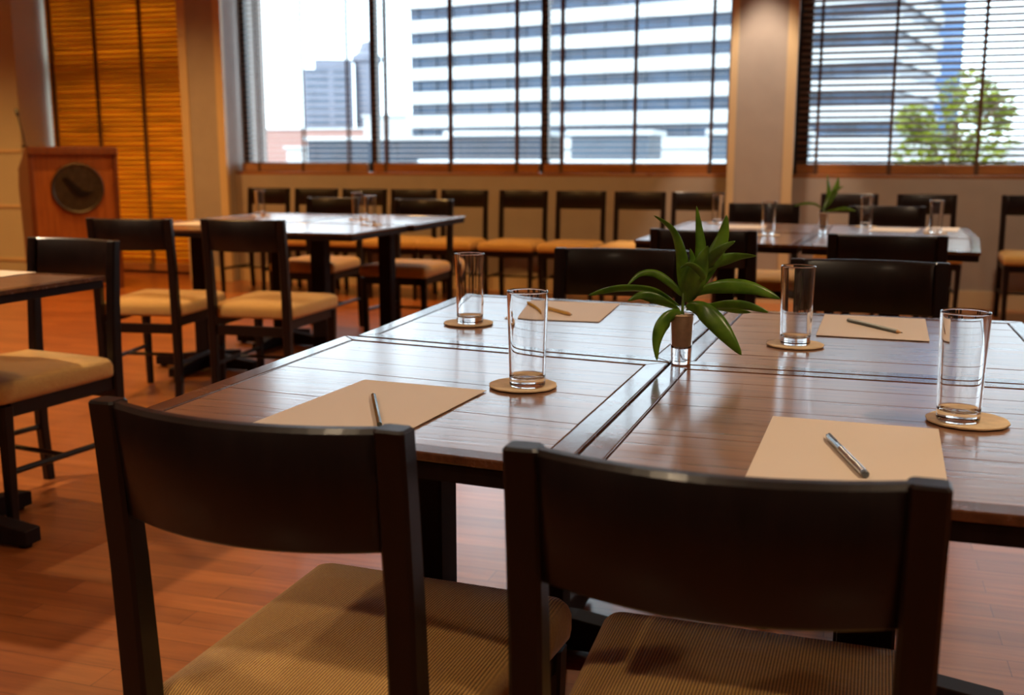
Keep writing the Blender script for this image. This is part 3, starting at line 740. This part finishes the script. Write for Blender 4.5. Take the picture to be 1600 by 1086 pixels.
def plant_proto(keep=None):
    root = empty('plant_in_glass')
    bm = bmesh.new()
    lathe(bm, dense([(0, 0), (0.0155, 0), (0.0165, 0.001), (0.0168, 0.004), (0.0178, 0.03), (0.0205, 0.084), (0.0203, 0.0862), (0.0196, 0.0866), (0.0190, 0.0855), (0.0166, 0.032), (0.0155, 0.0285), (0.010, 0.0265), (0, 0.026)], 0.004), 72)
    obj('shot_glass', bm, M['glass'], root, smooth=True)
    if keep is not None: bm = bmesh.new(); tube(bm, [(0, 0, 0.03), (0.002, 0, 0.085)], 0.003, 8); obj('stem', bm, M['stem'], root)
    bm = bmesh.new(); lathe(bm, [(0, 0.0268), (0.0098, 0.0272), (0.0150, 0.0292), (0.0160, 0.0325), (0.0186, 0.083), (0.017, 0.0845), (0, 0.085)], 40)
    obj('tan_filling', bm, M['filling'], root, smooth=False)
    bm = bmesh.new(); tube(bm, [(0.001, 0, 0.08), (0.001, 0, 0.084), (0, 0, 0.09), (0.002, 0, 0.13)], 0.0035, 10, 0.0022); obj('stem', bm, M['stem'], root, smooth=True)
    for pts, wd, dep, pk in (leaves if keep is None else [leaves[i] for i in keep]):
        P3 = [((x - 575) * K, -d, 0.0905 - (y - 478) * K) for (x, y), d in zip(pts, dep)]
        bm = bmesh.new(); N = 22; rows = []
        for i in range(N + 1):
            t = i / N
            p = Vector(bez(P3, t)); q = Vector(bez(P3, min(1, t + 0.02))); q0 = Vector(bez(P3, max(0, t - 0.02)))
            tan = (q - q0).normalized()
            side = tan.cross(Vector((0.10, 1, 0.25))).normalized()
            nrm = side.cross(tan).normalized()
            s_ = t ** pk
            w = wd * K * 0.52 * (max(0.0, math.sin(PI * min(1, s_ ** 0.9))) ** 0.8 * 0.98 + 0.07 * (1 - t))
            if t > 0.999: w = 0.0001
            tw = 0.5 * math.sin(3 * t + wd)
            sd = (side * math.cos(tw) + nrm * math.sin(tw))
            row = []
            for k in (-1, -0.5, 0, 0.5, 1):
                row.append(bm.verts.new(p + sd * w * k + nrm * (w * 0.28 * (abs(k) ** 1.2))))
            rows.append(row)
        for a_, b_ in zip(rows, rows[1:]):
            for k in range(4): bm.faces.new([a_[k], a_[k + 1], b_[k + 1], b_[k]])
        o = obj('leaf', bm, M['leaf'], root, smooth=True)
        md = o.modifiers.new('thickness', 'SOLIDIFY'); md.thickness = 0.0006; md.offset = 0
    return root
pl = plant_proto(); pl.location = (-.258, 1.790, 0.7501); pl.rotation_euler = (0, 0, D(8.5))
tag(pl, 'large green leafy sprig in a small glass on the foreground table seam', 'plant', 'green sprigs in small glasses')
p2 = plant_proto((0, 5, 6, 8, 11)); p2.location = (-.105, 5.20, 0.7501); p2.rotation_euler = (0, 0, D(20))
tag(p2, 'sparser blurred sprig in a small glass on the back tables', 'plant', 'green sprigs in small glasses')

# ------------------------------------------------------------------ lectern and microphone
lec = tag(empty('lectern', (-6.18, 7.42, 0), D(51)), 'orange-brown wooden lectern with a round dark emblem on its front', 'lectern')
side = [(-0.20, 0.0), (0.20, 0.0), (0.30, 0.86), (0.22, 1.0), (-0.12, 1.16), (-0.235, 1.16)]
for s in (-1, 1):
    x = s * 0.325
    bm = bmesh.new()
    rings(bm, [[(x - 0.018, y, z) for y, z in side], [(x + 0.018, y, z) for y, z in side]])
    obj('side_panel', bm, M['lectern_dark'], lec, bevel=0.004)
bm = bmesh.new(); box(bm, -0.307, 0.307, -0.205, -0.185, 0.02, 1.12); obj('front_panel', bm, M['lectern'], lec)
bm = bmesh.new(); box(bm, -0.343, 0.343, -0.245, -0.19, 1.11, 1.165); obj('top_rail', bm, M['lectern_dark'], lec, bevel=0.004)
bm = bmesh.new(); rings(bm, [[(x, -0.16, 1.172), (x, -0.16, 1.152), (x, 0.28, 0.965), (x, 0.28, 0.985)] for x in (-0.34, 0.34)]); obj('slanted_top', bm, M['lectern_dark'], lec)
bm = bmesh.new(); lathe(bm, [(0, 0), (0.185, 0), (0.20, 0.008), (0.205, 0.018), (0.195, 0.022), (0.18, 0.014), (0, 0.012)], 48)
em = obj('emblem_disc', bm, M['bronze'], lec, smooth=False); em.location = (0.02, -0.205, 0.835); em.rotation_euler = (PI / 2, 0, 0)
bm = bmesh.new()
bird = [(-0.115, 0.085), (-0.085, 0.095), (-0.055, 0.070), (-0.02, 0.035), (0.03, -0.015), (0.075, -0.030), (0.125, -0.020), (0.085, -0.050), (0.04, -0.072), (0.0, -0.068), (-0.035, -0.042), (-0.065, 0.0), (-0.085, 0.045)]
prism(bm, bird, 0.012, 0.022)
bo = obj('relief_figure', bm, M['bronze2'], em)
mic = tag(empty('gooseneck_microphone', (-6.42, 7.22, 1.166)), 'thin black gooseneck microphone rising from the lectern top', 'microphone')
bm = bmesh.new(); lathe(bm, [(0, 0), (0.03, 0), (0.03, 0.012), (0.01, 0.02), (0, 0.02)], 20); obj('mount', bm, M['black'], mic)
bm = bmesh.new(); tube(bm, [(0, 0, 0.015), (-0.012, 0, 0.10), (-0.035, 0, 0.20), (-0.05, 0, 0.26)], 0.006, 8); obj('gooseneck', bm, M['black'], mic, smooth=True)
bm = bmesh.new(); tube(bm, [(-0.048, 0, 0.25), (-0.052, 0, 0.27), (-0.062, 0, 0.305)], 0.014, 10); obj('capsule', bm, M['black'], mic, smooth=True)

# ------------------------------------------------------------------ outside the windows
bm = bmesh.new(); box(bm, -500, 400, 20, 600, -22.5, -22)
struct('outside_ground', bm, M['cityground'])
# banded office block
off = tag(empty('office_building', (-63, 150, -22), D(-12.6)), 'large office block with white bands and blue glass seen through the wide window', 'building', 'buildings outside')
bm = bmesh.new(); box(bm, 0, 69, 0.6, 30, 0, 47); obj('glazed_body', bm, M['bglass'], off)
for i in range(8):
    z = 23.1 + 5.8 + 3.4 * (i - 1)
    bm = bmesh.new(); box(bm, -0.5, 69.5, 0.0, 30.5, z - 1.75, z); obj('white_floor_band', bm, M['concrete'], off)
bm = bmesh.new()
for k in range(23): box(bm, 1.5 + 3 * k, 1.62 + 3 * k, 0.35, 0.7, 0, 47)
obj('window_posts', bm, M['roofbox2'], off)
# grey stepped tower
tw = tag(empty('tower_building', (-108, 215, -22), D(26)), 'distant grey stepped tower seen through the blind beside the column', 'building', 'buildings outside')
bm = bmesh.new(); box(bm, -6.5, 4.2, 0, 12, 0, 41.5); box(bm, -4.0, 4.2, 0.5, 11, 41.5, 43.6); obj('tower_wall', bm, M['btower'], tw)
bm = bmesh.new()
for i in range(13):
    z = 22 + 1.55 * i
    box(bm, -5.8, -1.2, -0.06, 0.1, z, z + 0.7); box(bm, 0.0, 3.5, -0.06, 0.1, z, z + 0.7)
obj('window_rows', bm, M['bwin'], tw)
bm = bmesh.new(); lathe(bm, [(0, 0), (2.8, 0), (2.8, 43), (3.3, 43.5), (3.3, 44.6), (2.0, 45.5), (1.2, 47.5), (0, 48)], 24, 7.4, 4.0); obj('round_turret', bm, M['btower'], tw, smooth=False)
# low roofs
def house(name, x, y, w, d, h, mat, label, rz=0):
    o = tag(empty(name, (x, y, -22), rz), label, 'building', 'buildings outside')
    bm = bmesh.new(); box(bm, -w / 2, w / 2, 0, d, 0, 22 + h); obj('walls', bm, mat, o)
    bm = bmesh.new(); box(bm, -w / 2 - 0.3, w / 2 + 0.3, -0.3, d + 0.3, 22 + h, 22 + h + 0.35); obj('roof_slab', bm, M['concrete'], o)
    return o
house('roof_building', -107, 190, 40, 20, 6.0, M['pink'], 'pinkish low building below the grey tower')
house('roof_building', -70, 168, 18, 14, 7.5, M['concrete'], 'white building beside the banded office block')
house('roof_building', -37.5, 88, 19, 6, 2.4, M['roofbox'], 'slate grey rooftop room at the window corner')
house('roof_building', -23.2, 70, 6.6, 5, 2.4, M['roofbox'], 'slate grey rooftop room below the banded office block')
house('roof_building', -15.2, 70, 5.2, 5, 2.4, M['roofbox2'], 'pale grey rooftop room next to the middle mullion')
house('roof_building', -5.6, 70, 6.0, 5, 2.4, M['roofbox2'], 'pale grey rooftop room next to the downlit column')
house('roof_building', -17.0, 120, 100, 3, 1.9, M['concrete'], 'long white wall behind the rooftop rooms')
house('roof_building', -1.0, 52, 40, 2, 0.55, M['roofbox2'], 'low blue-grey parapet below the windows')
# sky-blue tower
bt = tag(empty('tower_building', (12.2, 190, -22)), 'pale blue glass tower behind the brown blind', 'building', 'buildings outside')
bm = bmesh.new(); box(bm, -4.2, 4.2, 0, 12, 0, 70); obj('tower_wall', bm, M['sky_tower'], bt)
bm = bmesh.new()
for i in range(22): box(bm, -4.3, 4.3, -0.08, 0.1, 2.5 + 3.0 * i, 2.7 + 3.0 * i)
obj('floor_lines', bm, M['concrete'], bt)
# tree
tr = tag(empty('leafy_tree', (1.42, 17.0, -7)), 'sunlit yellow-green leafy tree outside the brown blind', 'tree')
bm = bmesh.new(); tube(bm, [(0, 0, 0), (0.05, 0, 4), (0, 0, 7.6), (0.03, 0, 8.6)], 0.12, 10, 0.04)
for k in range(7):
    a_ = k * 2.4; tube(bm, [(0.02, 0, 7.2 + 0.15 * k), (0.35 * math.cos(a_), 0.35 * math.sin(a_), 7.7 + 0.15 * k), (0.7 * math.cos(a_), 0.7 * math.sin(a_), 8.1 + 0.16 * k)], 0.03, 6, 0.01)
obj('trunk', bm, M['bark'], tr)
bm = bmesh.new()
for k in range(2600):
    while True:
        v = Vector((random.uniform(-1, 1), random.uniform(-1, 1), random.uniform(-1, 1)))
        if v.length < 1: break
    blob = random.choice(((0, 0, 8.35, .62), (-.35, .1, 8.1, .5), (.4, -.1, 8.2, .5), (.15, 0, 8.95, .42), (-.1, 0, 7.7, .7), (-.55, 0, 8.55, .3), (.55, .1, 8.75, .3), (.5, 0, 7.6, .5)))
    p = Vector(blob[:3]) + v * blob[3]
    R_ = Matrix.Rotation(random.uniform(0, 6.3), 3, 'Z') @ Matrix.Rotation(random.uniform(-1.2, 1.2), 3, 'X')
    l_ = random.uniform(0.05, 0.09)
    q = [R_ @ Vector(c_) + p for c_ in ((-l_, 0, 0), (0, -l_ * .45, .006), (l_, 0, 0), (0, l_ * .45, .006))]
    bm.faces.new([bm.verts.new(c_) for c_ in q])
obj('foliage', bm, M['treeleaf'], tr)
